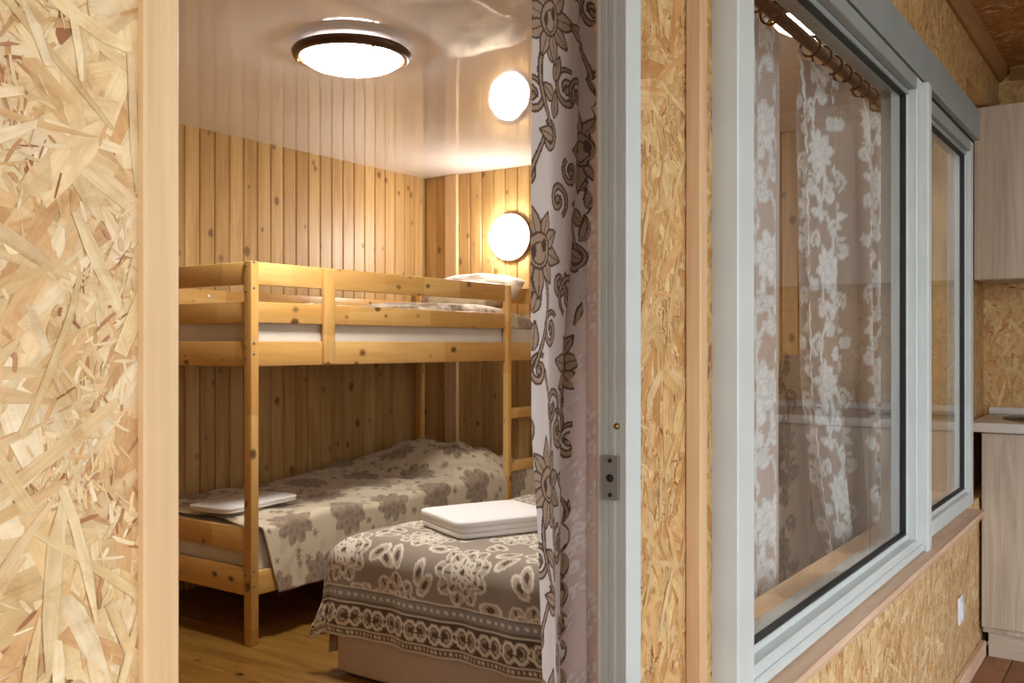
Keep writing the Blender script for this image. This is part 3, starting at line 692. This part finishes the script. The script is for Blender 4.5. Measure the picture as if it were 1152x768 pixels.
def pattern_vine(U, V, ground, fill, outline, seed=2, colw=.24, period=.33, lwid=.0018, big=1.):
    out = np.empty(U.shape+(3,)); out[:] = ground
    R = np.random.default_rng(seed)
    u0, u1, v0, v1 = U.min(), U.max(), V.min(), V.max()
    F, O, D = np.zeros(U.shape, bool), np.zeros(U.shape, bool), np.zeros(U.shape, bool)
    def region(cu, cv, rad): return (np.abs(U-cu) < rad) & (np.abs(V-cv) < rad)
    def band(d, wd):   # ribbon with dark edges
        return np.abs(d) < wd, np.abs(np.abs(d)-wd) < lwid
    def apply(m, f, o_):
        O[m] = (O[m] & ~f) | o_; F[m] |= f
    def spiral(cu, cv, r0, turns, hand, start, wd):
        m = region(cu, cv, r0*1.25)
        if not m.any(): return
        x, y = (U[m]-cu)*hand, V[m]-cv; r = np.hypot(x, y); ph = np.mod(np.arctan2(y, x)-start, 2*PI)
        f = np.zeros(r.shape, bool); o_ = f.copy()
        for k in range(int(turns)+1):
            t = (ph+2*PI*k)/(2*PI*turns); ok = t <= 1
            rr = r0*(1-.86*t); ww = wd*(.45+.55*np.minimum(1, 2.2*t))
            d = r-rr; f |= ok & (np.abs(d) < ww); o_ |= ok & (np.abs(np.abs(d)-ww) < lwid)
        f |= r < wd*1.25; o_ |= np.abs(r-wd*1.25) < lwid
        apply(m, f, o_)
    def leaf(cu, cv, ang, L, wd):
        m = region(cu, cv, L)
        if not m.any(): return
        x, y = U[m]-cu, V[m]-cv; u = x*math.cos(ang)+y*math.sin(ang); v = -x*math.sin(ang)+y*math.cos(ang)
        t = np.clip(u/L, 0, 1); hw = wd*np.sin(PI*t**.75)
        ins = (u > 0) & (u < L); apply(m, ins & (np.abs(v) < hw), ins & ((np.abs(np.abs(v)-hw) < lwid) | (np.abs(v) < lwid*.5)))
    def flower(cu, cv, Rf, rot):
        for k in range(9):
            a = rot+k*2*PI/9; leaf(cu+.25*Rf*math.cos(a), cv+.25*Rf*math.sin(a), a, Rf*(.85 if k % 2 else .7), Rf*.21)
        m = region(cu, cv, Rf*.6)
        if m.any():
            x, y = U[m]-cu, V[m]-cv; r = np.hypot(x, y); rr = Rf*.40
            apply(m, r < rr, (np.abs(r-rr) < lwid) | (np.abs(np.hypot(x, y+rr*.15)-rr*.62) < lwid*.8))
            dm = (((x-rr*.42)/.34/rr)**2+((y-rr*.3)/.5/rr)**2 < .6) | (((x+rr*.5)/.3/rr)**2+((y+rr*.05)/.5/rr)**2 < .6)
            dd = D[m]; dd |= dm; D[m] = dd
    nc = int((u1-u0)/colw)+2
    for c in range(-1, nc+1):
        ub = u0+c*colw+.03
        for k in range(-1, int((v1-v0)/period)+2):
            vb = v0+k*period+(c % 2)*period*.5; s = 1 if (k+c) % 2 else -1
            fx, fy = ub+s*.012, vb
            for h, (du, dv, r0, ts, st_) in ((1, (.028, .088, .026, 1.4, -1.2)), (-1, (-.046, .062, .021, 1.3, -1.)), (1, (.040, -.075, .025, 1.4, 1.2)), (-1, (-.034, -.092, .023, 1.4, .8)), (-1, (.0, -.138, .019, 1.3, 1.)), (1, (-.058, -.036, .017, 1.2, 2.2))):
                spiral(fx+s*du*big, fy+dv*big, r0*big, ts, h*s, st_, .0042*big)
            # stems joining the scrolls
            m = region(fx, fy, period*.5)
            if m.any():
                x, y = U[m]-fx, V[m]-fy
                d = x-s*.022*big*np.sin(y*26/big); f, o_ = band(d, .0032*big); ok = (np.abs(y) < .145*big) & (np.abs(y) > .02)
                apply(m, f & ok, o_ & ok)
            for q in range(5): leaf(fx+s*.012*big, fy-(.05+.022*q)*big, (1.0 if q % 2 else 2.3)+.15*q, .036*big, .009*big)
            flower(fx, fy, .052*big, .3*k)
    out[F] = fill; out[O] = outline; out[D & F] = outline
    return out

def curtain(name, edge0, edge1, yc, amp, nf, z0, z1, cw, step, col, mat, label, scal0=0., scal1=0., ph=0., ytop=None, lift=None, group='lace patterned curtains', dirn=0.):
    """edge0(t), edge1(t): x of the two borders at height fraction t (0 bottom, 1 top); cw: flat cloth width"""
    nu = int(cw/step)+1; nv = int((z1-z0)/step)+1
    u = np.linspace(0, 1, nu); v = np.linspace(0, 1, nv); Uu, Vv = np.meshgrid(u, v, indexing='ij')
    U, V = Uu*cw, Vv*(z1-z0)
    sc = .042; sca = np.abs(np.sin(V*PI/sc))**.6
    us = np.where(Uu < .06, (Uu-(-0))*1.0, Uu)
    e0, e1 = edge0(Vv), edge1(Vv)
    wd = e1-e0
    w0 = np.clip(1-Uu/.12, 0, 1)*scal0; w1_ = np.clip(1-(1-Uu)/.12, 0, 1)*scal1
    pu = Uu+.25/nf/PI*np.sin(2*PI*nf*Uu*2+1.)*.6
    X = e0+wd*pu-w0*(sca-.5)+w1_*(sca-.5)
    A = amp*(1.1-.25*Vv)
    Y = yc+A*np.sin(2*PI*nf*Uu+ph+.5*np.sin(Vv*3))+.25*A*np.sin(2*PI*nf*2.3*Uu+1.7)+dirn*(Uu-.5)
    pinch = np.clip((Vv-.93)/.07, 0, 1); Y = Y*(1-.5*pinch)+(yc*.5)*pinch
    Z = z0+V+0*X
    if lift is not None: Z = Z+lift(Uu)*Vv**6
    org = np.array([float(np.mean(X)), yc, z0])
    me = grid_mesh(name, np.stack([X, Y, Z], -1)-org, col(U, V))
    o = link(name, me, mat, None, org); return tag(o, label, 'curtain', group)
def xat(px, y):
    """x of the point at image column px in the vertical plane y"""
    a = TH-math.atan((px-576)/F_PX); return (y+CAM_D)/math.tan(a)
ZB, ZT = .04, RZr-.042
silver, taupe, dkbrown = C3('#d6cfcc'), C3('#a8937f'), C3('#57453a')
lerp = lambda a, b: (lambda t: a*(t)+b*(1-t))
yd = .115
PXL = np.vectorize(lambda p: xat(p, yd))
def ed_l(t): return PXL(np.interp(t, (.30, .36, .47, .55, .66, .9), (617, 614, 608, 600, 598, 600)))
def ed_r(t): return PXL(np.interp(t, (.30, .36, .56, .62, .66, .72, .80), (636, 637, 644, 652, 659, 666, 672)))
curtain('door_curtain', ed_l, ed_r, yd, .009, .95, ZB, 1.98, .20, .0016,
        lambda U, V: pattern_vine(U, V, silver, taupe, dkbrown, 2, .135, .33, .0018, 1.22), M_CURT, 'silvery curtain with brown scrolling flowers gathered at the doorway', 0, .022, 2.2)
curtain('door_curtain', lambda t: xat(628, .15)+0*t, lambda t: xat(690, .15)+.02+0*t, .15, .014, 2.2, ZB, 1.98, .30, .005,
        lambda U, V: pattern_vine(U, V, C3('#d8c8c6'), C3('#e6e2e2'), C3('#cdbfbf'), 4, .15, .30, .002, 1.), M_SHEER, 'pinkish pale curtain layer behind the brown flowered door curtain', 0, 0, .4)
pal = (C3('#a8968b'), C3('#eceeee'), C3('#d8dada'))
yw = RY
curtain('window_curtain', lambda t: xat(838, yw)+0*t, lambda t: xat(881, yw)+0*t, yw, .014, 1.8, ZB, ZT, .42, .0055,
        lambda U, V: pattern_vine(U, V, C3('#bfaea6'), pal[1], pal[2], 6, .2, .31, .003, 1.2), M_SHEER, 'left window curtain with white flowers and scalloped edge', 0, .016, -3.45)
PXW = np.vectorize(lambda p: xat(p, yw))
def er_l(t): return PXW(np.interp(t, (.1, .25, .40, .56, .8, 1.), (950, 935, 918, 904, 899, 893)))
curtain('window_curtain', er_l, lambda t: xat(1012, yw)+0*t, yw, .028, 5.2, ZB, ZT, 1.5, .0065,
        lambda U, V: pattern_vine(U, V, pal[0], pal[1], pal[2], 9, .21, .31, .003, 1.2), M_SHEER, 'wide window curtain with white flowers slanting at its scalloped left edge', .016, 0, -1.7)
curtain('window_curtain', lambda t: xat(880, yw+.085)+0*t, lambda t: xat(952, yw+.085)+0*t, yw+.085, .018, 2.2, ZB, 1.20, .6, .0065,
        lambda U, V: pattern_vine(U, V, C3('#8a7766'), C3('#6d5845'), C3('#54412f'), 3, .21, .31, .003, 1.2), M_CURT, 'lower curtain layer coloured dark for shade between the two window curtains', 0, 0, .9)  # curtain in shadow: its shade is put into the darker cloth colours
hk = extrude('coat_hook', [(-.004, 0), (.004, 0), (.004, -.05), (.012, -.058), (.024, -.052), (.026, -.044), (.032, -.048), (.026, -.064), (.010, -.068), (-.002, -.058)], .008, 'y', M_DARK, None, (3.05, .10, 1.94)); tag(hk, 'small black hook hanging at the top of the window', 'hook')
